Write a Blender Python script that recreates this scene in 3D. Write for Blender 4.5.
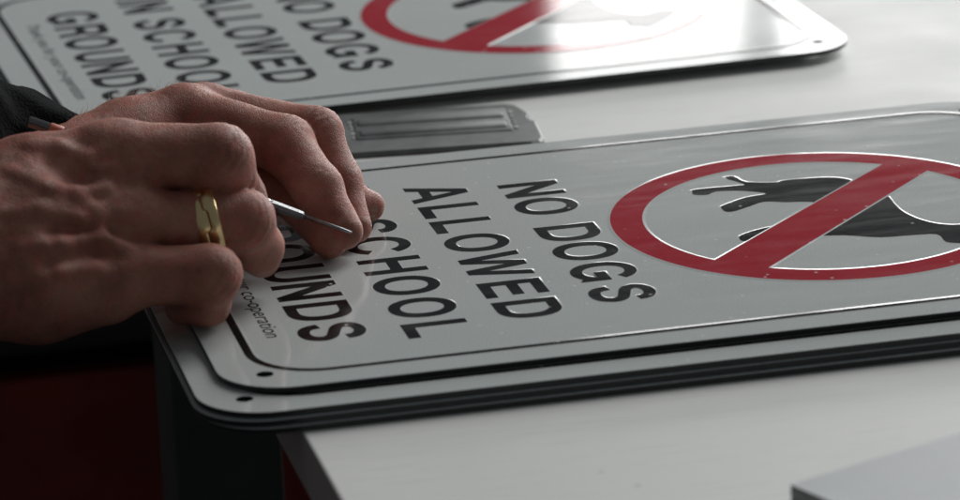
import bpy, bmesh, math, random
import numpy as np
from mathutils import Vector, Matrix
random.seed(4); rng = np.random.default_rng(7)
for o in list(bpy.data.objects): bpy.data.objects.remove(o)
SC = bpy.context.scene; COL = SC.collection
S = 0.001                                     # everything below is in millimetres

# ---------------- camera ----------------
cd = bpy.data.cameras.new('camera'); cam = bpy.data.objects.new('camera', cd); COL.objects.link(cam)
RM = ((0.9734221738, 0.1050670293, -0.2034949407), (-0.2255272840, 0.2852236263, -0.9315497448), (-0.0398335995, 0.9526848389, 0.3013384842))
cam.matrix_world = Matrix.Translation(Vector((-216.203, -1461.231, 520.351)) * S) @ Matrix(RM).to_4x4()
cd.sensor_width = 36; cd.lens = 4004.569 / 960 * 36
cd.clip_start = 0.05; cd.clip_end = 60
cd.dof.use_dof = True; cd.dof.focus_distance = 1.735; cd.dof.aperture_fstop = 11
SC.camera = cam

# ---------------- world, lamps ----------------
w = bpy.data.worlds.new('World'); SC.world = w; w.use_nodes = True
w.node_tree.nodes['Background'].inputs[0].default_value = (0.88, 0.95, 1.0, 1)
w.node_tree.nodes['Background'].inputs[1].default_value = 0.09
def area(name, cen, sx, sz, radiance, color, target):
    l = bpy.data.lights.new(name, 'AREA'); l.shape = 'RECTANGLE'
    l.size = sx * S; l.size_y = sz * S
    l.energy = radiance * math.pi * sx * sz * S * S; l.color = color
    o = bpy.data.objects.new(name, l); COL.objects.link(o)
    o.location = Vector(cen) * S
    d = Vector(target) - Vector(cen)
    o.rotation_euler = d.to_track_quat('-Z', 'Y').to_euler()
    return o
area('window_left_pane', (1027, 3200, 440), 240, 670, 4.8, (1, .99, .98), (1027, 0, 440))
area('window_mullion_curtain', (1175, 3205, 440), 56, 670, 1.2, (1, .99, .98), (1175, 0, 440))
area('window_right_panes', (1805, 3200, 440), 1204, 670, 8, (1, .99, .98), (1805, 0, 440))
area('side_light', (3200, 2800, 1500), 2400, 2200, 7, (.97, .99, 1), (300, 200, 0))  # unseen soft light added from back right, clear of the sign reflections
area('overhead_fill', (1500, 1400, 1800), 1000, 1000, 7.2, (1, .99, .97), (300, 200, 0))  # unseen overhead fill, added to lift the table and signs

SC.view_settings.view_transform = 'Standard'; SC.view_settings.look = 'None'
SC.view_settings.exposure = 0; SC.view_settings.gamma = 1
SC.render.engine = 'CYCLES'

# ---------------- helpers ----------------
def tag(o, label=None, cat=None, group=None, kind=None):
    if label: o['label'] = label
    if cat: o['category'] = cat
    if group: o['group'] = group
    if kind: o['kind'] = kind
    return o
def empty(name, loc=(0, 0, 0), rz=0):
    o = bpy.data.objects.new(name, None); COL.objects.link(o)
    o.location = Vector(loc) * S; o.rotation_euler = (0, 0, rz); o.empty_display_size = 0.02
    return o
def link(name, me, mats, parent=None, smooth=False):
    for m in mats if isinstance(mats, (list, tuple)) else [mats]:
        me.materials.append(m)
    o = bpy.data.objects.new(name, me); COL.objects.link(o)
    if parent: o.parent = parent
    if smooth:
        me.polygons.foreach_set('use_smooth', [True] * len(me.polygons))
    return o
def pymesh(name, vs, fs, mats, parent=None, smooth=False):
    me = bpy.data.meshes.new(name); me.from_pydata([tuple(c * S for c in v) for v in vs], [], fs); me.update()
    return link(name, me, mats, parent, smooth)
def bmlink(name, bm, mats, parent=None, smooth=False):
    bmesh.ops.scale(bm, vec=(S, S, S), verts=bm.verts)
    me = bpy.data.meshes.new(name); bm.to_mesh(me); bm.free()
    return link(name, me, mats, parent, smooth)
def add_box(bm, x0, x1, y0, y1, z0, z1, bev=0, seg=2):
    r = bmesh.ops.create_cube(bm, size=1)
    for v in r['verts']:
        v.co = Vector((x0 + (v.co.x + .5) * (x1 - x0), y0 + (v.co.y + .5) * (y1 - y0), z0 + (v.co.z + .5) * (z1 - z0)))
    if bev:
        es = list({e for v in r['verts'] for e in v.link_edges})
        bmesh.ops.bevel(bm, geom=es, offset=bev, segments=seg, profile=.5, affect='EDGES')
def add_tube(bm, pts, rads, n=16, cap=True):
    rings = []
    pts = [Vector(p) for p in pts]
    up = Vector((0.1, 0.3, 1)).normalized()
    for i, p in enumerate(pts):
        d = (pts[min(i + 1, len(pts) - 1)] - pts[max(i - 1, 0)]).normalized()
        u = d.cross(up).normalized(); v = u.cross(d)
        rings.append([bm.verts.new(p + (u * math.cos(2 * math.pi * k / n) + v * math.sin(2 * math.pi * k / n)) * rads[i]) for k in range(n)])
    for a, b in zip(rings[:-1], rings[1:]):
        for k in range(n):
            bm.faces.new((a[k], a[(k + 1) % n], b[(k + 1) % n], b[k]))
    if cap:
        bm.faces.new(rings[0][::-1]); bm.faces.new(rings[-1])

# ---------------- materials ----------------
def mat(name, color, rough=.5, metal=0., spec=.5, coat=0., coat_r=.05):
    m = bpy.data.materials.new(name); m.use_nodes = True
    b = m.node_tree.nodes['Principled BSDF']
    b.inputs['Base Color'].default_value = (*color, 1); b.inputs['Roughness'].default_value = rough
    b.inputs['Metallic'].default_value = metal; b.inputs['Specular IOR Level'].default_value = spec
    b.inputs['Coat Weight'].default_value = coat; b.inputs['Coat Roughness'].default_value = coat_r
    return m
def nodes(m): return m.node_tree.nodes, m.node_tree.links, m.node_tree.nodes['Principled BSDF']
def N(m, t, **kw):
    n = m.node_tree.nodes.new(t)
    for k, v in kw.items():
        if hasattr(n, k): setattr(n, k, v)
        else: n.inputs[k].default_value = v
    return n
def obco(m): return N(m, 'ShaderNodeTexCoord').outputs['Object']
def noise(m, vec, scale, detail=4, rough=.55):
    n = N(m, 'ShaderNodeTexNoise'); n.inputs['Scale'].default_value = scale; n.inputs['Detail'].default_value = detail
    n.inputs['Roughness'].default_value = rough; m.node_tree.links.new(vec, n.inputs['Vector']); return n.outputs['Fac']
def ramp(m, fac, stops):
    r = N(m, 'ShaderNodeValToRGB'); m.node_tree.links.new(fac, r.inputs[0])
    e = r.color_ramp.elements
    while len(e) < len(stops): e.new(.5)
    for i, (p, c) in enumerate(stops):
        e[i].position = p; e[i].color = (*c, 1) if len(c) == 3 else c
    return r.outputs[0]
def bump(m, h, strength, dist, prev=None):
    b = N(m, 'ShaderNodeBump'); b.inputs['Strength'].default_value = strength; b.inputs['Distance'].default_value = dist
    m.node_tree.links.new(h, b.inputs['Height'])
    if prev is not None: m.node_tree.links.new(prev, b.inputs['Normal'])
    return b.outputs[0]
def mixc(m, fac, a, b, mode='MIX'):
    n = N(m, 'ShaderNodeMix'); n.data_type = 'RGBA'; n.blend_type = mode
    L = m.node_tree.links
    for s, v in ((n.inputs[0], fac), (n.inputs[6], a), (n.inputs[7], b)):
        if isinstance(v, bpy.types.NodeSocket): L.new(v, s)
        elif isinstance(v, (int, float)): s.default_value = v
        else: s.default_value = (*v, 1)
    return n.outputs[2]

def sign_mat(name, c, vary=.06, rough=.2, dust=.35, spec=.5, scr=.0, smear=.05):
    m = mat(name, c, rough, 0, spec); n, L, b = nodes(m); co = obco(m)
    lo = noise(m, co, 9, 5)
    base = mixc(m, ramp(m, lo, [(.3, (0, 0, 0)), (.7, (1, 1, 1))]), [x * (1 - vary) for x in c], [min(1, x * (1 + vary)) for x in c])
    gr = noise(m, co, 1400, 2)
    base = mixc(m, ramp(m, gr, [(.38, (0, 0, 0)), (.66, (.9, .9, .9))]), base, [min(1, x * 1.22 + .01) for x in c])
    # tiny dust specks
    v = N(m, 'ShaderNodeTexVoronoi'); v.voronoi_dimensions = '2D'; v.inputs['Scale'].default_value = 75; L.new(co, v.inputs['Vector'])
    sp = ramp(m, v.outputs['Distance'], [(.035, (1, 1, 1)), (.07, (0, 0, 0))])
    sel = ramp(m, noise(m, co, 60, 1), [(.55, (0, 0, 0)), (.62, (1, 1, 1))])
    f = mixc(m, 1.0, sp, sel, 'MULTIPLY')
    f2 = mixc(m, 1.0, f, (dust, dust, dust), 'MULTIPLY')
    base = mixc(m, f2, base, (.8, .8, .8))
    # hairline scratches run along the sign, fingerprints and smears lighten it a little
    mq = N(m, 'ShaderNodeMapping'); mq.inputs['Scale'].default_value = (4, 260, 1); mq.inputs['Rotation'].default_value = (0, 0, .03); L.new(co, mq.inputs['Vector'])
    base = mixc(m, ramp(m, noise(m, mq.outputs[0], 5, 3, .7), [(.60, (0, 0, 0)), (.74, (scr, scr, scr))]), base, (.45, .45, .45))
    base = mixc(m, ramp(m, noise(m, co, 26, 6, .7), [(.50, (0, 0, 0)), (.72, (smear, smear, smear))]), base, (.6, .6, .6))
    L.new(base, b.inputs['Base Color'])
    # smears alter the gloss
    mp = N(m, 'ShaderNodeMapping'); mp.inputs['Scale'].default_value = (1, 7, 1); L.new(co, mp.inputs['Vector'])
    sm = noise(m, mp.outputs[0], 14, 5, .6)
    L.new(ramp(m, sm, [(.3, (rough * .7,) * 3), (.75, (rough * 1.6,) * 3)]), b.inputs['Roughness'])
    nb = bump(m, noise(m, co, 1100, 2), .04, .0002)
    L.new(bump(m, noise(m, co, 12, 2), .04, .0006, nb), b.inputs['Normal'])
    return m
M = {}
M['face'] = sign_mat('silver_sheeting', (.50, .525, .515), rough=.075, scr=.14, dust=.9, smear=.2)
M['black'] = sign_mat('black_vinyl', (.006, .006, .006), rough=.085, dust=.7, spec=.16, scr=.12)
M['red'] = sign_mat('red_vinyl', (.36, .005, .018), rough=.07, dust=.7, spec=.35, scr=.10)
M['rim'] = sign_mat('clear_edge', (.52, .54, .53), rough=.10)
M['core'] = mat('black_core', (.010, .012, .012), .45)
M['skin_line'] = mat('aluminium_skin', (.10, .125, .118), .38, .5)

def table_mat():
    m = mat('white_laminate', (.78, .745, .72), .45, 0, .25); n, L, b = nodes(m); co = obco(m)
    c = mixc(m, ramp(m, noise(m, co, 3.5, 5), [(.3, (0, 0, 0)), (.75, (1, 1, 1))]), (.76, .765, .74), (.83, .83, .81))
    mp = N(m, 'ShaderNodeMapping'); mp.inputs['Scale'].default_value = (1.2, 30, 1); mp.inputs['Rotation'].default_value = (0, 0, .5)
    L.new(co, mp.inputs['Vector'])
    sc = ramp(m, noise(m, mp.outputs[0], 16, 6, .7), [(.56, (0, 0, 0)), (.70, (.6, .6, .6))])
    c = mixc(m, sc, c, (.55, .55, .53))
    v = N(m, 'ShaderNodeTexVoronoi'); v.inputs['Scale'].default_value = 28; L.new(co, v.inputs['Vector'])
    c = mixc(m, ramp(m, v.outputs['Distance'], [(.02, (.6, .6, .6)), (.05, (0, 0, 0))]), c, (.42, .41, .39))
    L.new(c, b.inputs['Base Color'])
    L.new(ramp(m, noise(m, co, 22, 4), [(.3, (.42,) * 3), (.7, (.55,) * 3)]), b.inputs['Roughness'])
    L.new(bump(m, noise(m, co, 500, 3), .12, .0003), b.inputs['Normal'])
    return m
M['table'] = table_mat()
M['edge'] = mat('edge_banding', (.42, .37, .35), .5)
def worn(name, c, rough, scale=60, amt=.25, bs=.2, bd=.0004):
    m = mat(name, c, rough); n, L, b = nodes(m); co = obco(m)
    L.new(mixc(m, ramp(m, noise(m, co, scale, 5, .65), [(.3, (0, 0, 0)), (.7, (1, 1, 1))]), [x * (1 - amt) for x in c], [x * (1 + amt) for x in c]), b.inputs['Base Color'])
    L.new(bump(m, noise(m, co, scale * 8, 3), bs, bd), b.inputs['Normal'])
    return m
M['leg'] = worn('dark_grey_paint', (.055, .06, .058), .5, 20)
M['cabinet'] = worn('dark_red_paint', (.20, .026, .017), .75, 5, .5)
M['shade'] = mat('shade_black', (.005, .004, .004), 1.0, 0, .0)  # glossless black, paints the darkness over the cabinet top
M['floor'] = worn('dark_floor', (.03, .028, .027), .8, 4)
M['squeegee'] = worn('grey_plastic', (.115, .12, .12), .45, 60, .3)
M['scuff'] = worn('scuffed_plastic', (.34, .33, .32), .5, 200, .3)
M['board'] = worn('ribbed_grey_plastic', (.50, .52, .535), .5, 12, .06)
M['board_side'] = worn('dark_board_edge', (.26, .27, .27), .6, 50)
M['steel'] = worn('brushed_steel', (.30, .31, .32), .34, 300, .3); M['steel'].node_tree.nodes['Principled BSDF'].inputs['Metallic'].default_value = 1
M['blade'] = mat('polished_blade', (.6, .61, .62), .16, 1.)
M['grip'] = mat('dark_grip', (.22, .22, .225), .3, .8)
M['orange'] = mat('worn_orange_tip', (.62, .20, .13), .5)
gm = mat('gold', (.95, .72, .38), .3, 1.); M['gold'] = gm
n_, L_, b_ = nodes(gm); L_.new(bump(gm, noise(gm, obco(gm), 600, 3), .25, .0003), b_.inputs['Normal'])
M['gold_dark'] = mat('dark_gold', (.22, .12, .04), .5, 1.)  # darker gold for the band that shows in the wave groove

def skin_mat():
    m = mat('skin', (.4, .2, .15), .5, 0, .3); n, L, b = nodes(m); co = obco(m)
    big = noise(m, co, 38, 4, .6)
    c = mixc(m, ramp(m, big, [(.38, (0, 0, 0)), (.64, (1, 1, 1))]), (.29, .110, .077), (.50, .235, .175))
    mid = noise(m, co, 150, 5, .6)
    c = mixc(m, ramp(m, mid, [(.46, (0, 0, 0)), (.7, (.6, .6, .6))]), c, (.48, .115, .09))
    fr = noise(m, co, 420, 2)
    c = mixc(m, ramp(m, fr, [(.63, (0, 0, 0)), (.72, (.35, .35, .35))]), c, (.20, .09, .06))
    L.new(c, b.inputs['Base Color'])
    b.inputs['Subsurface Weight'].default_value = .22; b.inputs['Subsurface Scale'].default_value = .004
    b.inputs['Subsurface Radius'].default_value = (1, .35, .2)
    L.new(ramp(m, mid, [(.3, (.44,) * 3), (.7, (.60,) * 3)]), b.inputs['Roughness'])
    v = N(m, 'ShaderNodeTexVoronoi'); v.feature = 'DISTANCE_TO_EDGE'; v.inputs['Scale'].default_value = 900; L.new(co, v.inputs['Vector'])
    mp = N(m, 'ShaderNodeMapping'); mp.inputs['Scale'].default_value = (1.6, .55, .8); L.new(co, mp.inputs['Vector']); L.new(mp.outputs[0], v.inputs['Vector'])
    b1 = bump(m, ramp(m, v.outputs['Distance'], [(0, (0, 0, 0)), (.22, (1, 1, 1))]), .35, .00035)
    mp2 = N(m, 'ShaderNodeMapping'); mp2.inputs['Scale'].default_value = (2.2, .7, .9); L.new(co, mp2.inputs['Vector'])
    b2 = bump(m, noise(m, mp2.outputs[0], 170, 5, .65), .22, .001, b1)
    b3 = bump(m, noise(m, co, 55, 3), .38, .003, b2)
    L.new(b3, b.inputs['Normal'])
    return m
M['skin'] = skin_mat()
M['nail'] = mat('fingernail', (.40, .20, .15), .28, 0, .5)
fm = worn('black_fleece', (.0045, .005, .006), 1.0, 90, .5, .8, .002); M['fleece'] = fm
fm.node_tree.nodes['Principled BSDF'].inputs['Specular IOR Level'].default_value = .08; fm.node_tree.nodes['Principled BSDF'].inputs['Sheen Weight'].default_value = .02
M['hair'] = mat('backlit_arm_hair', (.85, .76, .66), .3)  # pale colour puts the backlight into the strands
cf = mat('clear_film', (.8, .84, .84), .1); cf.node_tree.nodes['Principled BSDF'].inputs['Transmission Weight'].default_value = .35
M['film'] = cf

# ---------------- flat lettering ----------------
T = .178
def arc(cx, cy, rx, ry, a0, a1, n=18, p=1.0):
    out = []
    for i in range(n + 1):
        a = math.radians(a0 + (a1 - a0) * i / n); c, s = math.cos(a), math.sin(a)
        out.append((cx + rx * math.copysign(abs(c) ** p, c), cy + ry * math.copysign(abs(s) ** p, s)))
    return out
def catmull(P, n=7):
    P = [P[0]] + P + [P[-1]]; out = []
    for i in range(1, len(P) - 2):
        for k in range(n):
            t = k / n
            out.append(tuple(.5 * (2 * P[i][j] + (P[i + 1][j] - P[i - 1][j]) * t + (2 * P[i - 1][j] - 5 * P[i][j] + 4 * P[i + 1][j] - P[i + 2][j]) * t * t + (3 * P[i][j] - P[i - 1][j] - 3 * P[i + 1][j] + P[i + 2][j]) * t ** 3) for j in (0, 1)))
    return out + [P[-2]]
def stroke(P, tv=T, th=T * .9):
    """outline of a pen stroke; thickness depends on direction as in a grotesque face"""
    L, R_ = [], []
    for i in range(len(P)):
        a = P[max(i - 1, 0)]; b = P[min(i + 1, len(P) - 1)]
        def nrm(p, q):
            d = math.hypot(q[0] - p[0], q[1] - p[1]) or 1; return (-(q[1] - p[1]) / d, (q[0] - p[0]) / d)
        n1 = nrm(a, P[i]) if i > 0 else nrm(P[i], b); n2 = nrm(P[i], b) if i < len(P) - 1 else n1
        nx, ny = n1[0] + n2[0], n1[1] + n2[1]; l = math.hypot(nx, ny) or 1; nx /= l; ny /= l
        c = max(.5, nx * n1[0] + ny * n1[1])
        w = (tv * nx * nx + th * ny * ny) / 2 / c
        L.append((P[i][0] + nx * w, P[i][1] + ny * w)); R_.append((P[i][0] - nx * w, P[i][1] - ny * w))
    return L + R_[::-1]
h = T / 2; hh = T * .45
G = {
 'A': [[(0, 0), (.365, 1), (.575, 1), (.94, 0), (.745, 0), (.672, .21), (.268, .21), (.195, 0)], [(.325, .365), (.615, .365), (.47, .80)]],
 'N': [[(0, 0), (0, 1), (.2, 1), (.62, .33), (.62, 1), (.80, 1), (.80, 0), (.6, 0), (.18, .67), (.18, 0)]],
 'W': [[(0, 1), (.195, 1), (.35, .27), (.535, 1), (.745, 1), (.93, .27), (1.085, 1), (1.28, 1), (1.035, 0), (.83, 0), (.64, .74), (.45, 0), (.245, 0)]],
 'E': [[(0, 0), (0, 1), (.74, 1), (.74, .84), (.18, .84), (.18, .6), (.70, .6), (.70, .44), (.18, .44), (.18, .16), (.76, .16), (.76, 0)]],
 'L': [[(0, 0), (0, 1), (.18, 1), (.18, .165), (.67, .165), (.67, 0)]],
 'H': [[(0, 0), (0, 1), (.18, 1), (.18, .61), (.62, .61), (.62, 1), (.80, 1), (.80, 0), (.62, 0), (.62, .445), (.18, .445), (.18, 0)]],
 'I': [[(0, 0), (0, 1), (.18, 1), (.18, 0)]],
 'O': [arc(.47, .5, .47, .52, 0, 360, 40, .93)[:-1], arc(.47, .5, .47 - T, .52 - T * .88, 0, 360, 40, .93)[:-1]],
 'D': [[(0, 0), (0, 1), (.40, 1)] + arc(.40, .5, .46, .5, 80, -80, 22, .86) + [(.40, 0)],
       [(.18, .16), (.18, .84), (.38, .84)] + arc(.38, .5, .30, .34, 80, -80, 18, .86) + [(.38, .16)]],
 'R': [[(0, 0), (0, 1), (.52, 1)] + arc(.52, .73, .31, .27, 80, -50, 14, .9) + [(.66, .46), (.74, .38), (.775, .27), (.79, .07), (.84, 0), (.62, 0), (.59, .1), (.575, .27), (.52, .37), (.44, .39), (.18, .39), (.18, 0)],
       [(.18, .545), (.18, .845), (.48, .845)] + arc(.48, .695, .165, .15, 80, -80, 10, .9) + [(.48, .545)]],
 'C': [stroke(arc(.46, .5, .46 - h, .52 - hh, 28, 332, 34, .95))],
 'G': [stroke(arc(.47, .5, .47 - h, .52 - hh, 30, 318, 34, .95) + [(.83, .17), (.83, .43), (.49, .43)])],
 'U': [stroke([(h, 1), (h, .6), (h, .42)] + arc(.40, .40, .40 - h, .42 - hh, 180, 360, 20, .9)[1:-1] + [(.8 - h, .42), (.8 - h, .6), (.8 - h, 1)])],
 'S': [stroke(catmull([(.69, .70), (.66, .82), (.56, .90), (.41, .935), (.24, .90), (.14, .815), (.13, .70), (.22, .60), (.40, .535), (.58, .475), (.68, .38), (.685, .26), (.60, .125), (.42, .065), (.23, .095), (.13, .19), (.09, .325)], 4))],
}
CAP = 26.35
LINES = [('NO DOGS', 164.5, [238.4, 212.6, None, 169.4, 142.6, 112.4, 79.6]),
         ('ALLOWED', 123.05, [249, 217.5, 193.8, 170.5, 141.6, 101, 74.0]),
         ('IN SCHOOL', 81.6, [257, 246.5, None, 207.5, 180.8, 149.5, 122.4, 91.4, 59.2]),
         ('GROUNDS', 40.1, [242, 210.5, 184.2, 152.6, 127.4, 99.8, 71.6])]
def flat_curve(name, polys, offset, expand):
    """polys in sign millimetres -> raised print with a soft shoulder"""
    cu = bpy.data.curves.new(name, 'CURVE'); cu.dimensions = '2D'; cu.fill_mode = 'BOTH'
    cu.bevel_depth = expand; cu.bevel_resolution = 2; cu.extrude = 0; cu.offset = offset
    for P in polys:
        Q = []
        for p in P:
            if not Q or math.hypot(p[0] - Q[-1][0], p[1] - Q[-1][1]) > .05: Q.append(p)
        sp = cu.splines.new('POLY'); sp.points.add(len(Q) - 1); sp.use_cyclic_u = True
        for k, q in enumerate(Q): sp.points[k].co = (q[0], q[1], 0, 1)
    o = bpy.data.objects.new(name, cu); COL.objects.link(o)
    bpy.context.view_layer.update()
    me = bpy.data.meshes.new_from_object(o.evaluated_get(bpy.context.evaluated_depsgraph_get()))
    bpy.data.objects.remove(o)
    return me
def raised(name, polys, parent, top, height=.2, rim=.9, z0=0.0, offset=0.0):
    me = flat_curve(name, polys, offset, rim)
    bm = bmesh.new(); bm.from_mesh(me)
    bm.normal_update()
    dead = [f for f in bm.faces if f.calc_center_median().z < -1e-4]
    bmesh.ops.delete(bm, geom=dead, context='FACES')
    for v in bm.verts: v.co.z = height * (1 - math.sqrt(max(0, 1 - (min(1, v.co.z / rim)) ** 2)))
    for f in bm.faces:
        c = min(v.co.z for v in f.verts)
        f.material_index = 0 if c > height * .98 else 1
        f.smooth = f.material_index == 1
        if (f.normal.z if f.material_index == 0 else 1) < 0: f.normal_flip()
    bmesh.ops.remove_doubles(bm, verts=bm.verts, dist=1e-4)
    bmesh.ops.recalc_face_normals(bm, faces=bm.faces)
    if sum(f.normal.z for f in bm.faces) < 0: bmesh.ops.reverse_faces(bm, faces=bm.faces)
    for v in bm.verts: v.co.z += z0
    old = me; o = bmlink(name, bm, [top, M['rim']], parent)
    bpy.data.meshes.remove(old); return o

W_, L_S = 300.0, 422.0
def rrect(x0, x1, y0, y1, r, n=10):
    P = []
    for cx, cy, a in ((x1 - r, y1 - r, 0), (x0 + r, y1 - r, 90), (x0 + r, y0 + r, 180), (x1 - r, y0 + r, 270)):
        P += arc(cx, cy, r, r, a, a + 90, n)
    return P
def sheet(name, parent, thick):
    bm = bmesh.new()
    lv = [(-thick, .25), (-thick + .2, 0), (-thick + .5, 0), (-.35, 0), (-.12, 0), (0, .2)]
    holes = [(18, 18.5), (L_S - 18, 18.5), (18, W_ - 18.5), (L_S - 18, W_ - 18.5)]
    loops = []
    def ring(P, z): return [bm.verts.new((x, y, z)) for x, y in P]
    def bridge(a, b, mi, flip=False):
        n = len(a)
        for k in range(n):
            f = bm.faces.new((a[k], a[(k + 1) % n], b[(k + 1) % n], b[k]) if not flip else (b[k], b[(k + 1) % n], a[(k + 1) % n], a[k]))
            f.material_index = mi; f.smooth = True
    rs = [ring(rrect(i, L_S - i, i, W_ - i, 29 - i), z) for z, i in lv]
    for k, mi in zip(range(5), (2, 2, 1, 1, 0)): bridge(rs[k], rs[k + 1], mi)
    tops, bots = [rs[-1]], [rs[0]]
    for hx, hy in holes:
        c = arc(hx, hy, 3.5, 3.5, 0, 360, 28)[:-1]
        hs = [ring(c, z) for z, _ in lv]
        for k in range(5): bridge(hs[k], hs[k + 1], 1, True)
        tops.append(hs[-1]); bots.append(hs[0])
    for grp in (tops, bots):
        ed = []
        for lp in grp:
            for k in range(len(lp)):
                e = bm.edges.get((lp[k], lp[(k + 1) % len(lp)])); ed.append(e)
        r = bmesh.ops.triangle_fill(bm, edges=ed, use_beauty=True)
        for f in r['geom']:
            if isinstance(f, bmesh.types.BMFace):
                f.material_index = 0
                f.normal_update()
                if (f.normal.z < 0) == (grp is tops): f.normal_flip()
    return bmlink(name, bm, [M['face'], M['core'], M['skin_line']], parent)
THICK = 2.55
def make_sign():
    root = empty('warning_sign')
    sheet('sheet', root, THICK)
    b0, bw = 14.4, 3.3
    raised('border_line', [rrect(b0, L_S - b0, b0, W_ - b0, 30), rrect(b0 + bw, L_S - b0 - bw, b0 + bw, W_ - b0 - bw, 27)], root, M['black'], .125, 1.2, 0, .1)
    for txt, u0, vs in LINES:
        polys = []
        for ch, v in zip(txt, vs):
            if v is None: continue
            for P in G[ch]: polys.append([(u0 + y * CAP, v - x * CAP) for x, y in P])
        raised('lettering', polys, root, M['black'], .075, .7, 0, .48)
    # prohibition ring with its bar: outer disc, two D shaped openings
    cu, cv, rx, ry, rix, riy = 289, 146.5, 92.8, 94.6, 78.6, 80
    outer = [(cu + rx * math.cos(a), cv + ry * math.sin(a)) for a in np.linspace(0, 2 * math.pi, 96, endpoint=False)]
    # bar edges run through these sign points
    A1, A2 = (338.5, 210.0), (228.9, 100.3); B1, B2 = (356.3, 194.1), (246.1, 82.9)
    def ang(p): return math.atan2((p[1] - cv) / riy, (p[0] - cu) / rix)
    def opening(p, q):
        a, b = ang(p), ang(q)
        while b < a: b += 2 * math.pi
        return [(cu + rix * math.cos(t), cv + riy * math.sin(t)) for t in np.linspace(a, b, 44)]
    raised('prohibition_ring', [outer, opening(A1, A2), opening(B2, B1)], root, M['red'], .13, 1.25, .05)
    dog = catmull([(265.2, 215.6), (269.2, 214.9), (271.8, 204.7), (284.3, 199.1), (288.6, 200.9), (305.2, 199.6), (313.4, 195.7), (317.7, 187.4), (321.4, 162.9), (324.6, 164.1), (322.9, 141.4), (325.5, 126.2), (331.4, 115.4), (340.2, 110.6), (351, 115.5), (357, 112), (362, 107), (359, 102), (354, 97), (350, 88), (347, 79), (342, 75.5), (336, 78), (331.1, 84.9), (326.2, 89.0), (326.2, 100.4), (314.9, 103.0), (301.9, 104.8), (288.4, 112.9), (276.4, 116.5), (267.2, 123.0), (254.4, 119.3), (249.1, 119.7), (245.5, 119.6), (244.7, 122.9), (246.7, 128.3), (255.5, 133.5), (264.5, 136.3), (276.5, 138.2), (291.3, 153.2), (291.2, 162.9), (286.6, 166.2), (278.9, 168.3), (270.5, 172.2), (262.1, 167.6), (253.4, 162.9), (250.2, 164.5), (250.2, 170.1), (251.9, 173.5), (264.9, 181.6), (274.9, 183.6), (271.5, 187.9), (264.5, 192.5), (254.9, 194.8), (249.7, 191.4), (244.3, 193.5), (244.9, 198.2), (247.4, 201.4), (266.8, 200.5), (270.1, 200.3), (268.0, 206.1), (265.3, 211.2)], 3)
    raised('dog_silhouette', [dog], root, M['black'], .085, .85, 0, .12)
    # courtesy line in small slanted type
    cu_ = bpy.data.curves.new('fine_print', 'FONT'); cu_.body = 'Thank you for your co-operation'; cu_.size = 9.6; cu_.shear = .12
    cu_.space_character = 1.0; cu_.offset = 0.0
    o = bpy.data.objects.new('fine_print', cu_); COL.objects.link(o); bpy.context.view_layer.update()
    me = bpy.data.meshes.new_from_object(o.evaluated_get(bpy.context.evaluated_depsgraph_get())); bpy.data.objects.remove(o)
    xs = [v.co.x for v in me.vertices]; k = 161.0 / (max(xs) - min(xs)); x0 = min(xs)
    for v in me.vertices:
        x, y = (v.co.x - x0) * k, v.co.y
        v.co = Vector(((26.5 + y) * S, (223 - x) * S, .06 * S))
    link('fine_print', me, [M['black']], root)
    return root
def copy_thing(src):
    r = src.copy(); COL.objects.link(r)
    for ch in list(src.children):
        c = ch.copy(); COL.objects.link(c); c.parent = r
    return r

# ---------------- table, floor, cabinet ----------------
TZ = -11.2
fl = pymesh('floor', [(-4000, -3000, -760), (4000, -3000, -760), (4000, 6000, -760), (-4000, 6000, -760)], [(0, 1, 2, 3)], [M['floor']]); tag(fl, kind='structure')
tb = empty('work_table', (24, -480, -760)); tag(tb, 'white laminate work table with dark edge and grey legs carrying the metal signs', 'table')
bm = bmesh.new(); add_box(bm, 1, 1700, 0, 1500, 760 + TZ - 25, 760 + TZ, 1.2)
bm.normal_update()
for f in bm.faces:
    if f.normal.z < .5: f.material_index = 1
bmlink('tabletop', bm, [M['table'], M['edge']], tb)
for lx, ly in ((4, 862), (4, 60), (1630, 862), (1630, 60)):
    bm = bmesh.new(); add_box(bm, lx, lx + 54, ly, ly + 54, 0, 760 + TZ - 25.3, 2)
    bmlink('leg', bm, [M['leg']], tb)
cb = empty('red_cabinet', (-420, 900, -751)); tag(cb, 'dark red painted steel cabinet standing in shadow below and behind the table', 'cabinet')
bm = bmesh.new(); add_box(bm, 0, 900, 0, 500, 60, 466, 6); bmlink('carcass', bm, [M['cabinet']], cb)
for k in range(2):
    bm = bmesh.new(); add_box(bm, 15, 885, -14, -1, 75 + k * 193, 264 + k * 196, 4); d = bmlink('drawer', bm, [M['cabinet']], cb)
    bm = bmesh.new(); add_box(bm, 360, 540, -26, -14.5, 158 + k * 192, 172 + k * 192, 4); bmlink('handle', bm, [M['leg']], d)
bm = bmesh.new(); add_box(bm, 20, 880, 20, 480, 0, 59, 2); bmlink('plinth', bm, [M['leg']], cb)
bm = bmesh.new(); add_box(bm, -2, 902, -18, 502, 466.3, 478, 2); bmlink('shade_sheet', bm, [M['shade']], cb)  # added dark sheet standing for the shade above the red front

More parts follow.
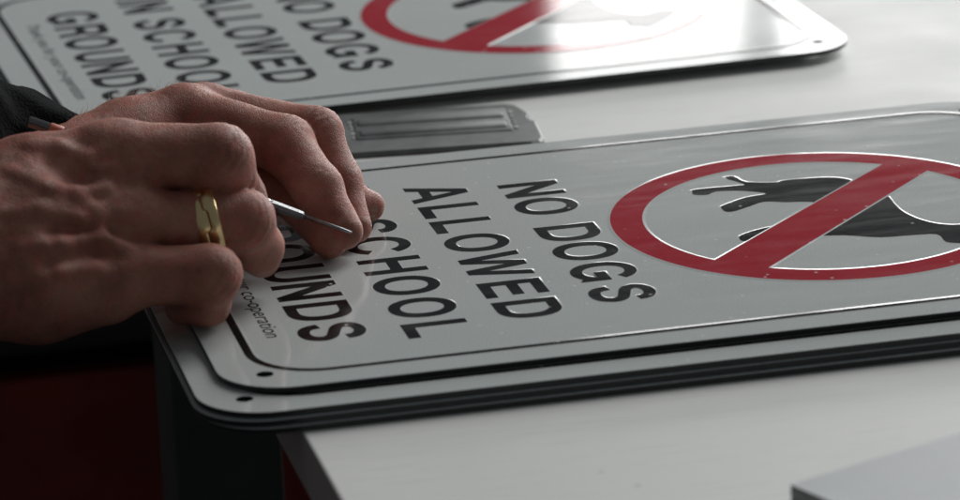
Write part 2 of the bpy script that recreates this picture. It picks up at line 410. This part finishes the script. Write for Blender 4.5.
# ---------------- signs ----------------
sg = make_sign()
GR = 'metal no dogs signs lying on the table'
tag(sg, 'topmost no dogs sign of the near stack, being picked at by the hands', 'sign', GR)
for dx, dy, z, rz, lab in ((-11.5, -18.3, -2.8, 0, 'second no dogs sign from the top of the near stack, slid out toward the viewer'),
    (-13, -20.2, -5.6, .0015, 'third no dogs sign of the near stack, just below the slid out one'),
    (-11.5, -21.6, -8.4, -.001, 'lowest no dogs sign of the near stack, resting on the table')):
    c = copy_thing(sg); c.location = Vector((dx, dy, z)) * S; c.rotation_euler = (0, 0, rz); tag(c, lab, 'sign', GR)
BX, BY, BT = -20.664, 411.782, .039438
c = copy_thing(sg); c.location = Vector((BX, BY, -4.5)) * S; c.rotation_euler = (0, 0, BT)
tag(c, 'no dogs sign across the back of the table with white window glare on it', 'sign', GR)
c = copy_thing(sg); c.location = Vector((BX - 14, BY + 22, -8.3)) * S; c.rotation_euler = (0, 0, BT - .003)
tag(c, 'lower no dogs sign of the back pair, a dark edge under the glaring one', 'sign', GR)

# ---------------- felt edge squeegee ----------------
sq = empty('squeegee', (165, 375, TZ), -.13); tag(sq, 'flat grey plastic squeegee with ribbed handle lying between the two signs', 'squeegee')
bm = bmesh.new()
P = [(-50, -30), (-48.5, -34), (-45, -35), (44, -35), (48, -33), (50, -29), (49.5, 0), (47.2, 4), (46.5, 9), (47.8, 14), (46, 22), (43, 31), (39, 34), (-45, 34), (-49, 33), (-50, 30)]
def prism(bm, P, z0, z1, ins=1.2):
    A = [bm.verts.new((x, y, z0)) for x, y in P]; B = [bm.verts.new((x, y, z1 - ins)) for x, y in P]
    cx = sum(p[0] for p in P) / len(P); cy = sum(p[1] for p in P) / len(P)
    C_ = [bm.verts.new((x - math.copysign(ins, x - cx), y - math.copysign(ins, y - cy), z1)) for x, y in P]
    n = len(P)
    for a, b in ((A, B), (B, C_)):
        for k in range(n): bm.faces.new((a[k], a[(k + 1) % n], b[(k + 1) % n], b[k]))
    bm.faces.new(C_); bm.faces.new(A[::-1])
prism(bm, [(x, y - 2.5 if y < -20 else y) for x, y in P], .1, 2.7)
bmlink('blade_plate', bm, [M['squeegee']], sq)
bm = bmesh.new(); add_box(bm, -39, 37, -15, 25, 2.2, 3.15, .9, 3); hb = bmlink('handle', bm, [M['squeegee']], sq, True)
for y0 in (-10, 8):
    bm = bmesh.new(); add_box(bm, -37, 35, y0, y0 + 10.5, 2.4, 3.75, 1.2, 3); bmlink('rib', bm, [M['squeegee']], hb, True)
for x in (-40.6, 38.4):
    bm = bmesh.new()
    for k in range(5):
        y = -12 + k * 6.5 + random.uniform(-1, 1); add_box(bm, x - random.uniform(.3, 1.2), x + random.uniform(.5, 1.5), y, y + random.uniform(2.5, 5), 2.3, 3.0, .1, 1)
    bmlink('scuff_mark', bm, [M['scuff']], sq)

# ---------------- ribbed board, near right ----------------
bd = empty('plastic_board', (173.3, -179.4, TZ), .384); tag(bd, 'thick pale grey ribbed plastic board at the near right corner of the table', 'board')
bm = bmesh.new(); BH = 17.2
n = 60; vs = []
rows = []
for i in range(n * 4 + 1):
    x = i * 240 / (n * 4); z = BH + (.045 * math.sin(i * math.pi / 2 + .3))
    rows.append((bm.verts.new((x, 0, z)), bm.verts.new((x, -300, z))))
for a, b in zip(rows[:-1], rows[1:]):
    f = bm.faces.new((a[0], a[1], b[1], b[0])); f.smooth = True
bmlink('top_sheet', bm, [M['board']], bd)
bm = bmesh.new(); add_box(bm, .2, 239.8, -299.8, -.2, 0, BH - .07, .05, 1)
for k in range(4): add_box(bm, -.15, 240.1, -300, .05, 1 + k * 4.1, 3.9 + k * 4.1, .5, 1)
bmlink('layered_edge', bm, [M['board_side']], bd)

# ---------------- hands ----------------
HANDS = {"right": {"palm": [[[-149.3, 95.0, 65.9], [-102.7, 98.0, 46.1], 26, 26], [[-101.2, 108.0, 52.8], [-58.8, 118.0, 59.0], 22, 18], [[-58.8, 118.0, 59.0], [-22.4, 120.0, 67.1], 18, 13.5], [[-102.4, 98.0, 49.5], [-57.0, 104.0, 51.3], 22, 17], [[-57.0, 104.0, 51.3], [-22.3, 108.0, 56.7], 17, 13], [[-103.6, 92.0, 42.9], [-58.6, 96.0, 41.9], 21, 17], [[-58.6, 96.0, 41.9], [-21.3, 98.0, 44.0], 17, 13], [[-100.9, 86.0, 33.8], [-61.0, 84.0, 30.4], 20, 17], [[-61.0, 84.0, 30.4], [-29.6, 82.0, 27.5], 17, 13], [[-94.1, 80.0, 25.2], [-62.4, 78.0, 20.5], 17, 14.5], [[-62.4, 78.0, 20.5], [-36.0, 78.0, 20.1], 14.5, 11.5], [[-95.9, 125.0, 47.3], [-23.2, 142.0, 59.4], 19, 11]], "fingers": [[[-26.0, 118.0, 67.6, 13.6], [18.3, 110.0, 63.4, 13.9], [25.9, 118.0, 41.8, 12], [32.4, 128.0, 21.5, 8.5]], [[-19.7, 98.0, 43.9, 12.8], [26.0, 100.0, 38.8, 12], [33.4, 114.0, 22.1, 10], [35.2, 117.0, 14.9, 6.8]], [[-29.7, 82.0, 26.7, 12.5], [7.4, 76.0, 24.8, 11.6], [6.2, 84.0, 10.9, 9], [-2.9, 93.0, 6.9, 7.4]], [[-21.3, 144.0, 57.8, 11], [17.9, 146.0, 49.6, 10.5], [31.2, 146.0, 36.3, 9], [39.3, 146.0, 27.0, 7.5]]], "thumb": [[-80.1, 125.0, 39.1, 17], [-41.5, 138.0, 33.2, 14], [9.5, 142.0, 27.9, 10], [38.5, 148.0, 22.1, 8]], "veins": [[[-68.5, 98.7, 68.9], [-55.6, 91.8, 63.1], 2.6], [[-55.6, 91.8, 63.1], [-43.7, 91.7, 59.3], 2.6], [[-43.7, 91.7, 59.3], [-30.9, 95.4, 59.5], 2.6], [[-75.2, 83.6, 57.1], [-59.0, 84.7, 56.2], 2.6], [[-59.0, 84.7, 56.2], [-43.2, 85.0, 50.2], 2.6], [[-43.2, 85.0, 50.2], [-26.3, 89.1, 50.2], 2.6], [[-26.3, 89.1, 50.2], [-12.8, 96.1, 53.1], 2.6], [[-43.7, 91.7, 59.3], [-36.6, 88.0, 51.6], 2.6], [[-36.6, 88.0, 51.6], [-35.9, 82.2, 42.6], 2.6], [[-35.9, 82.2, 42.6], [-26.6, 78.5, 37.6], 2.6], [[-69.2, 74.1, 44.5], [-52.9, 75.6, 44.3], 2.6], [[-52.9, 75.6, 44.3], [-35.9, 82.2, 42.6], 2.6], [[-58.5, 110.1, 75.3], [-46.3, 110.1, 74.0], 2.6], [[-46.3, 110.1, 74.0], [-36.9, 105.8, 69.9], 2.6], [[-36.9, 105.8, 69.9], [-28.5, 107.4, 70.7], 2.6], [[-74.9, 67.3, 32.5], [-54.6, 68.3, 34.1], 2.6], [[-54.6, 68.3, 34.1], [-40.0, 71.8, 33.5], 2.6]], "groove": [[[-49.9, 98.2, 73.4], [-42.7, 93.6, 68.8], 4.2], [[-42.7, 93.6, 68.8], [-36.6, 90.1, 64.1], 4.2], [[-36.6, 90.1, 64.1], [-21.5, 92.9, 64.3], 4.2], [[-52.8, 73.4, 50.4], [-36.0, 79.0, 48.6], 4.2], [[-36.0, 79.0, 48.6], [-18.4, 85.4, 54.2], 4.2], [[-56.6, 64.2, 41.0], [-33.4, 72.3, 41.1], 4.2], [[-33.4, 72.3, 41.1], [-22.6, 77.2, 40.1], 4.2]], "pk": 9.0}, "left": {"palm": [[[-130.4, 150.9, 50.0], [-50.7, 198.3, 36.0], 22, 17], [[-50.7, 198.3, 36.0], [-29.9, 207.5, 38.0], 17.5, 17], [[-29.9, 207.5, 38.0], [-3.8, 218.8, 44.0], 17, 15.5], [[-3.8, 218.8, 44.0], [22.7, 227.1, 50.0], 15.5, 13], [[-47.3, 189.9, 38.0], [-2.9, 225.8, 42.0], 16, 14.5], [[-2.9, 225.8, 42.0], [32.8, 237.7, 48.0], 14.5, 12.2], [[-46.9, 193.0, 38.0], [7.2, 234.5, 40.0], 15, 14], [[7.2, 234.5, 40.0], [45.0, 250.5, 42.0], 14, 11.8], [[-44.1, 199.1, 36.0], [8.5, 245.9, 34.0], 14, 13], [[8.5, 245.9, 34.0], [56.0, 258.9, 34.0], 13, 10.5], [[-36.2, 211.3, 34.0], [23.0, 222.2, 38.0], 16, 13], [[5.3, 226.4, 30.0], [54.7, 224.8, 22.0], 14, 11.5]], "fingers": [[[22.7, 227.1, 50.0, 13], [60.7, 194.8, 42.0, 12.2], [69.7, 171.7, 28.0, 10.4], [77.6, 155.4, 12.5, 8.3]], [[33.8, 235.6, 48.0, 12.2], [76.8, 207.1, 42.0, 11], [83.3, 190.4, 24.0, 9.1], [86.0, 172.1, 8.5, 6.9]], [[50.0, 260.2, 38.0, 11], [78.9, 216.7, 30.0, 9.2], [87.1, 198.2, 15.0, 7.6], [98.0, 201.8, 8.2, 6.9]], [[59.5, 266.8, 32.0, 10], [77.6, 230.1, 26.0, 8.8], [83.1, 214.1, 16.0, 7.6], [87.3, 214.4, 8.5, 7]]], "thumb": [[-23.6, 209.4, 30.0, 15], [16.2, 211.9, 26.0, 12.5], [62.6, 205.1, 17.5, 9.6], [71.3, 155.7, 8.6, 7.8]], "pk": 9.0, "veins": [], "groove": []}}
def seg_sdf(X, Y, Z, a, b, ra, rb):
    bx, by, bz = b[0] - a[0], b[1] - a[1], b[2] - a[2]
    l2 = bx * bx + by * by + bz * bz + 1e-6
    px, py, pz = X - a[0], Y - a[1], Z - a[2]
    t = (px * bx + py * by + pz * bz) / np.float32(l2); np.clip(t, 0, 1, out=t)
    dx = px - bx * t; dy = py - by * t; dz = pz - bz * t
    return np.sqrt(dx * dx + dy * dy + dz * dz) - (ra + (rb - ra) * t)
def smin(a, b, k):
    h_ = np.clip(.5 + .5 * (b - a) / k, 0, 1)
    return b + (a - b) * h_ - k * h_ * (1 - h_)
def surface_nets(D, org, hs):
    nx, ny, nz = D.shape; ins = D < 0
    cnt = np.zeros((nx - 1, ny - 1, nz - 1), np.float32); acc = [np.zeros_like(cnt) for _ in range(3)]
    for ax in range(3):
        o1, o2 = [a for a in range(3) if a != ax]
        lo = [slice(None)] * 3; hi = [slice(None)] * 3; lo[ax] = slice(0, -1); hi[ax] = slice(1, None)
        d0 = D[tuple(lo)]; d1 = D[tuple(hi)]; cr = ins[tuple(lo)] != ins[tuple(hi)]
        t = np.where(cr, d0 / np.where(cr, d0 - d1, 1), 0).astype(np.float32)
        for s1 in (0, 1):
            for s2 in (0, 1):
                sl = [slice(None)] * 3
                sl[o1] = slice(s1, D.shape[o1] - 1 + s1); sl[o2] = slice(s2, D.shape[o2] - 1 + s2)
                c = cr[tuple(sl)]; cnt += c
                acc[ax] += np.where(c, t[tuple(sl)], 0)
                if s1: acc[o1] += c
                if s2: acc[o2] += c
    act = cnt > 0; idx = -np.ones(cnt.shape, np.int64); ii = np.argwhere(act); idx[act] = np.arange(len(ii))
    V = np.stack([acc[a][act] / cnt[act] for a in range(3)], 1) + ii
    V = V * hs + np.array(org)
    F = []
    for ax in range(3):
        o1, o2 = [(1, 2), (2, 0), (0, 1)][ax]
        lo = [slice(1, -1)] * 3; lo[ax] = slice(0, -1); hi = list(lo); hi[ax] = slice(1, None)
        a_, b_2 = ins[tuple(lo)], ins[tuple(hi)]
        e = np.argwhere(a_ != b_2)
        base = e + 1; base[:, ax] -= 1
        fl_ = a_[tuple(e.T)]
        def cell(s1, s2):
            q = base.copy(); q[:, o1] -= s1; q[:, o2] -= s2
            return idx[tuple(q.T)]
        q = np.stack([cell(1, 1), cell(0, 1), cell(0, 0), cell(1, 0)], 1)
        q[~fl_] = q[~fl_][:, ::-1]
        F.append(q)
    F = np.concatenate(F); F = F[(F >= 0).all(1)]
    return V, F
def crease(D, X, Y, Z, J, ax, nrm, r, amp, offs):
    ax = np.array(ax) / np.linalg.norm(ax); nrm = np.array(nrm) / np.linalg.norm(nrm)
    px, py, pz = X - J[0], Y - J[1], Z - J[2]
    t = px * ax[0] + py * ax[1] + pz * ax[2]; dn = px * nrm[0] + py * nrm[1] + pz * nrm[2]
    rr = np.sqrt(px * px + py * py + pz * pz)
    sd = np.cross(ax, nrm); s_ = px * sd[0] + py * sd[1] + pz * sd[2]
    msk = np.clip((dn + r * .0) / (r * .5), 0, 1) * np.clip((r * 1.7 - rr) / 3, 0, 1)
    for o_, k in offs:
        wob = .5 * np.sin(s_ * .8 + o_ * 3) + .06 * s_ * k
        D += (amp * np.exp(-((t - o_ + wob) / .75) ** 2) * msk).astype(np.float32)
    D -= (amp * 1.2 * np.exp(-(t / 5.) ** 2) * np.clip((dn) / r, 0, 1) * np.clip((r * 1.7 - rr) / 3, 0, 1)).astype(np.float32)
def build_hand(H, lo, hi, hs):
    gx = [np.arange(lo[i], hi[i], hs, dtype=np.float32) for i in range(3)]
    X, Y, Z = np.meshgrid(*gx, indexing='ij')
    palm = None
    for a, b, ra, rb in H['palm']:
        d = seg_sdf(X, Y, Z, a, b, ra, rb); palm = d if palm is None else smin(palm, d, H['pk'])
    for a, b, r in H['groove']:
        d = seg_sdf(X, Y, Z, a, b, r, r); palm = -smin(-palm, d, 7.)
    for a, b, r in H['veins']: palm = smin(palm, seg_sdf(X, Y, Z, a, b, r, r), 3.2)
    tot = palm
    for ch, kk in [(c_, 7.) for c_ in H['fingers']] + [(H['thumb'], 11.)]:
        segs = [seg_sdf(X, Y, Z, p[:3], q[:3], p[3], q[3]) for p, q in zip(ch[:-1], ch[1:])]
        A = smin(palm, segs[0], kk)
        B = segs[0]
        for s_ in segs[1:]: B = smin(B, s_, 5.)
        # knuckle pads: joints a bit fuller than the shafts
        for p, e in zip(ch[1:-1], (.1, .0)):
            B = smin(B, np.sqrt((X - p[0]) ** 2 + (Y - p[1]) ** 2 + (Z - p[2]) ** 2) - (p[3] + e), 2.)
        p, q = np.array(ch[0][:3]), np.array(ch[1][:3]); mid_ = p * .48 + q * .52
        tot = smin(tot, smin(A, B, 1.2), .9)
    for J, ax, nr, r, amp, offs in H['creases']: crease(tot, X, Y, Z, J, ax, nr, r, amp, offs)
    tot += (.22 * np.sin(X * .21 + 1.3 * np.sin(Y * .17)) * np.sin(Z * .23 + Y * .11)).astype(np.float32)
    return surface_nets(tot, lo, hs)
def dors(ch, i):
    a, b, c_ = (np.array(ch[k][:3]) for k in (i - 1, i, i + 1))
    d1 = (b - a) / np.linalg.norm(b - a); d2 = (c_ - b) / np.linalg.norm(c_ - b)
    n_1 = d1 - d2; return (d1 + d2) / np.linalg.norm(d1 + d2), n_1 / np.linalg.norm(n_1)
for H in HANDS.values():
    H['creases'] = []
    for ch in H['fingers']:
        for i in (1, 2):
            ax, nr = dors(ch, i)
            H['creases'].append((ch[i][:3], list(ax), list(nr), ch[i][3], .3 if i == 1 else .2, [(-3.6, 1), (-1.2, -1), (1.4, 1), (3.8, -1)] if i == 1 else [(-1.5, 1), (1.2, -1)]))
HS = 0.9
VR, FR = build_hand(HANDS['right'], (-172, 40, -2), (60, 185, 108), HS)
VL, FL = build_hand(HANDS['left'], (-100, 128, -2), (116, 310, 84), HS)
V = np.concatenate([VR, VL]); F = np.concatenate([FR, FL + len(VR)])
me = bpy.data.meshes.new('person'); me.from_pydata((V * S).tolist(), [], F.tolist()); me.update()
person = link('person', me, [M['skin']], None, True)
tag(person, 'two mature hands from black sleeves, one pinching the sign, one holding a pick', 'person')
def nail(p0, p1, r, nrm, lift=0.0, ln=11.5, wd=None, parent=person):
    p0 = np.array(p0, float); p1 = np.array(p1, float); d = (p1 - p0) / np.linalg.norm(p1 - p0)
    n0 = np.array(nrm, float); n0 -= d * (n0 @ d); n0 /= np.linalg.norm(n0); s_ = np.cross(d, n0)
    wd = wd or r * 1.5; vs, fs = [], []; nu, nv = 10, 10
    for i in range(nu + 1):
        for j in range(nv + 1):
            u = i / nu; a = (j / nv - .5) * 1.9
            end = 1 - max(0, u - .8) ** 2 * 6; a *= end * (1 - max(0, .22 - u) ** 2 * 7)
            rr = r * .96 + .45 + lift * u + .25 * math.sin(u * 3.1)
            c_ = p1 + d * (-ln + r * .38 + ln * u) - n0 * (max(0, u - .5) ** 2) * 3.2
            vs.append(tuple(c_ + n0 * rr * math.cos(a) + s_ * rr * math.sin(a) * .92))
    off = len(vs)
    vs += [tuple(np.array(v) - n0 * .55) for v in vs]
    q = lambda i, j: i * (nv + 1) + j
    for i in range(nu):
        for j in range(nv):
            fs.append((q(i, j), q(i + 1, j), q(i + 1, j + 1), q(i, j + 1))); fs.append(tuple(x + off for x in (q(i, j + 1), q(i + 1, j + 1), q(i + 1, j), q(i, j))))
    rim_ = [q(i, 0) for i in range(nu + 1)] + [q(nu, j) for j in range(1, nv + 1)] + [q(i, nv) for i in range(nu - 1, -1, -1)] + [q(0, j) for j in range(nv - 1, 0, -1)]
    for a, b in zip(rim_, rim_[1:] + rim_[:1]): fs.append((a, a + off, b + off, b))
    return pymesh('fingernail', vs, fs, [M['nail']], parent, True)
for H in HANDS.values():
    for ch in H['fingers'] + [H['thumb']]:
        ax, nr = dors(ch, len(ch) - 2)
        nail(ch[-2][:3], ch[-1][:3], ch[-1][3], nr)
# sleeves
def sleeve(chain, lo, hi, nm):
    gx = [np.arange(lo[i], hi[i], 2., dtype=np.float32) for i in range(3)]; X, Y, Z = np.meshgrid(*gx, indexing='ij')
    D = None
    for p, q in zip(chain[:-1], chain[1:]):
        d = seg_sdf(X, Y, Z, p[:3], q[:3], p[3], q[3]); D = d if D is None else smin(D, d, 8.)
    D += 1.3 * np.sin(X * .22 + .9 * np.sin(Z * .2) + Y * .07) * np.sin(Z * .13 + Y * .17) + .35 * np.sin(X * 1.1 + Z) * np.sin(Y * .9 + X * .5)
    # cut square at the cuff
    a = np.array(chain[0][:3]); b = np.array(chain[1][:3]); n1 = (a - b) / np.linalg.norm(a - b)
    D = np.maximum(D, (X - a[0]) * n1[0] + (Y - a[1]) * n1[1] + (Z - a[2]) * n1[2])
    v, f = surface_nets(D, lo, 2.)
    me = bpy.data.meshes.new(nm); me.from_pydata((v * S).tolist(), [], f.tolist()); me.update()
    return link(nm, me, [M['fleece']], person, True)
sleeve([[-31.3, 212.3, 40.0, 19], [-44.2, 219.8, 42.0, 22.5], [-60.1, 222.2, 48.0, 24.5], [-90.9, 207.8, 60.0, 34], [-166.0, 198.1, 80.0, 46]], (-420, 120, -12), (30, 420, 180), 'sleeve')
sleeve([[-118.3, 98.0, 52.0, 33], [-149.7, 98.0, 58.8, 40], [-267.9, 98.0, 88.1, 52]], (-420, 0, -12), (-70, 240, 200), 'sleeve')
# backlit hair: short fine strands on the back of the far wrist, and lint on the sleeve
def strands(nm, n, cen, spread, dirn, ln, rad, m, surf_v, surf_n):
    bm = bmesh.new(); cen = np.array(cen)
    d2 = np.linalg.norm((surf_v - cen) / np.array(spread), axis=1); cand = np.where((d2 < 1) & (surf_n[:, 2] > .15))[0]
    for k in rng.choice(cand, min(n, len(cand)), replace=False):
        p = Vector(surf_v[k]); nn = Vector(surf_n[k]); dd = (Vector(dirn) + Vector(rng.normal(0, .35, 3)) + nn * .55).normalized()
        l_ = ln * rng.uniform(.5, 1.2)
        add_tube(bm, [p - nn * .3, p + dd * l_ * .5, p + dd * l_ - nn * l_ * .18], [rad, rad * .8, rad * .3], 3, False)
    return bmlink(nm, bm, [m], person, True)
nrm_ = np.zeros(len(me.vertices) * 3, np.float32); me.vertices.foreach_get('normal', nrm_); nrm_ = nrm_.reshape(-1, 3)
hr = strands('arm_hair', 420, (-15.3, 242.9, 52.0), (42, 34, 32), (.8, -.2, .15), 6.0, .055, M['hair'], V, nrm_); tag(hr, kind='stuff')

# ---------------- gold ring ----------------
ch = HANDS['right']['fingers'][1]
a, b = np.array(ch[0][:3]), np.array(ch[1][:3]); dr = (b - a) / np.linalg.norm(b - a); dr = dr + np.array([-.0, -.1, .28]); dr /= np.linalg.norm(dr)
rc = a + (b - a) * .66; R0 = 12.4
gr = empty('ring', tuple(rc)); tag(gr, 'wide gold ring with a carved wave on the ring finger of the near hand', 'ring')
gr.rotation_euler = Vector(dr).to_track_quat('X', 'Z').to_euler()
def band(nm, x0, x1, r0, r1, m, prof=None, n=72):
    bm = bmesh.new(); rows = []
    for k in range(n):
        t = 2 * math.pi * k / n; wv = prof(t) if prof else 0
        pr_ = [(x0 + wv, r0), (x0 + wv, r1 - .3), (x0 + wv + .35, r1), ((x0 + x1) / 2 + wv, r1 + .18), (x1 + wv - .35, r1), (x1 + wv, r1 - .3), (x1 + wv, r0)]
        rows.append([bm.verts.new((x, r * math.cos(t), r * math.sin(t))) for x, r in pr_])
    for k in range(n):
        A, B = rows[k], rows[(k + 1) % n]
        for j in range(7): bm.faces.new((A[j], A[(j + 1) % 7], B[(j + 1) % 7], B[j]))
    bmesh.ops.recalc_face_normals(bm, faces=bm.faces)
    return bmlink(nm, bm, [m], gr, True)
band('band', -4.2, 4.2, R0 - .8, R0 + .55, M['gold_dark'])
sig = lambda t: .95 * math.tanh(5 * math.sin(t * 5))
def carved(side):
    bm = bmesh.new(); rows = []; n = 150
    for k in range(n):
        t = 2 * math.pi * k / n; inner = .22 + side * sig(t) * .8; outer = 4.9
        face = max(0, math.cos(t - 4.2)) ** 12 * .7
        pr_ = [(inner, R0), (inner, R0 + 1.0), (inner + .3, R0 + 1.35 + face), ((inner + outer) / 2, R0 + 1.65 + face), (outer - .5, R0 + 1.2), (outer, R0 + .7), (outer, R0 - .6)]
        rows.append([bm.verts.new((side * x, r * math.cos(t), r * math.sin(t))) for x, r in pr_])
    for k in range(n):
        A, B = rows[k], rows[(k + 1) % n]
        for j in range(7): bm.faces.new((A[j], A[(j + 1) % 7], B[(j + 1) % 7], B[j]))
    bmesh.ops.recalc_face_normals(bm, faces=bm.faces)
    bmlink('carved_edge', bm, [M['gold']], gr, True)
carved(1); carved(-1)

# ---------------- weeding tool ----------------
t0, t1 = np.array([-51.6, 178.0, 68.8]), np.array([78.6, 142.0, 15.5]); td = (t1 - t0) / np.linalg.norm(t1 - t0); TL = float(np.linalg.norm(t1 - t0))
tl = empty('weeding_tool', tuple(t0)); tag(tl, 'thin steel weeding pick held like a pen in the near hand', 'hand tool')
tl.rotation_euler = Vector(td).to_track_quat('X', 'Z').to_euler()
def tube_x(nm, prs, m, n=20, hexa=False):
    bm = bmesh.new(); rows = []
    n = 8 if hexa else n
    for x, r in prs: rows.append([bm.verts.new((x, r * math.cos(2 * math.pi * k / n), r * math.sin(2 * math.pi * k / n))) for k in range(n)])
    for A, B in zip(rows[:-1], rows[1:]):
        for k in range(n): bm.faces.new((A[k], B[k], B[(k + 1) % n], A[(k + 1) % n]))
    bm.faces.new(rows[0]); bm.faces.new(rows[-1][::-1]); bmesh.ops.recalc_face_normals(bm, faces=bm.faces)
    return bmlink(nm, bm, [m], tl, not hexa)
tube_x('handle', [(0, 1.6), (.6, 2.3), (22, 2.3), (23, 3.0), (TL - 56, 3.2), (TL - 52, 3.4)], M['grip'])
tube_x('coloured_end', [(9.5, 2.4), (10, 2.62), (15, 2.62), (15.5, 2.4)], M['orange'])
tube_x('collet', [(TL - 51.8, 3.2), (TL - 47, 3.2), (TL - 46.6, 2.8), (TL - 45.8, 2.8), (TL - 45.4, 3.2), (TL - 43, 3.1), (TL - 38, 2.4), (TL - 36.5, 2.2)], M['blade'])
tube_x('shaft', [(TL - 38, 2.2), (TL - 36, 2.35), (TL - 24, 2.0), (TL - 22.5, 1.9), (TL - 22, 1.5)], M['steel'], hexa=True)
tube_x('needle', [(TL - 23, .95), (TL - 4, .75), (TL - .6, .5), (TL, .12)], M['steel'])

# ---------------- scrap of peeled film under the tool ----------------
fx, fy = (41.0, 209.9)
vs, fs = [], []; nu, nv = 26, 14
for i in range(nu + 1):
    for j in range(nv + 1):
        u, v = i / nu, j / nv
        x = fx + u * 24 + 2 * math.sin(v * 4); y = fy + v * 13 + 2.5 * math.sin(u * 5)
        z = .5 + 2.6 * (math.sin(u * 9 + v * 3) * .5 + .5) * (math.sin(v * 3.14)) + 1.2 * abs(math.sin(u * 14 + v * 7)) + 1.5 * u * (1 - u)
        vs.append((x, y, z))
off = len(vs); vs += [(x, y, z - .12) for x, y, z in vs]; q = lambda i, j: i * (nv + 1) + j
for i in range(nu):
    for j in range(nv):
        fs.append((q(i, j), q(i + 1, j), q(i + 1, j + 1), q(i, j + 1))); fs.append(tuple(x + off for x in (q(i, j + 1), q(i + 1, j + 1), q(i + 1, j), q(i, j))))
rm = [q(i, 0) for i in range(nu + 1)] + [q(nu, j) for j in range(1, nv + 1)] + [q(i, nv) for i in range(nu - 1, -1, -1)] + [q(0, j) for j in range(nv - 1, 0, -1)]
for a, b in zip(rm, rm[1:] + rm[:1]): fs.append((a, a + off, b + off, b))
film = pymesh('film_scrap', vs, fs, [M['film']]); tag(film, 'crumpled scrap of clear peeled film on the top sign below the tool', 'film scrap')
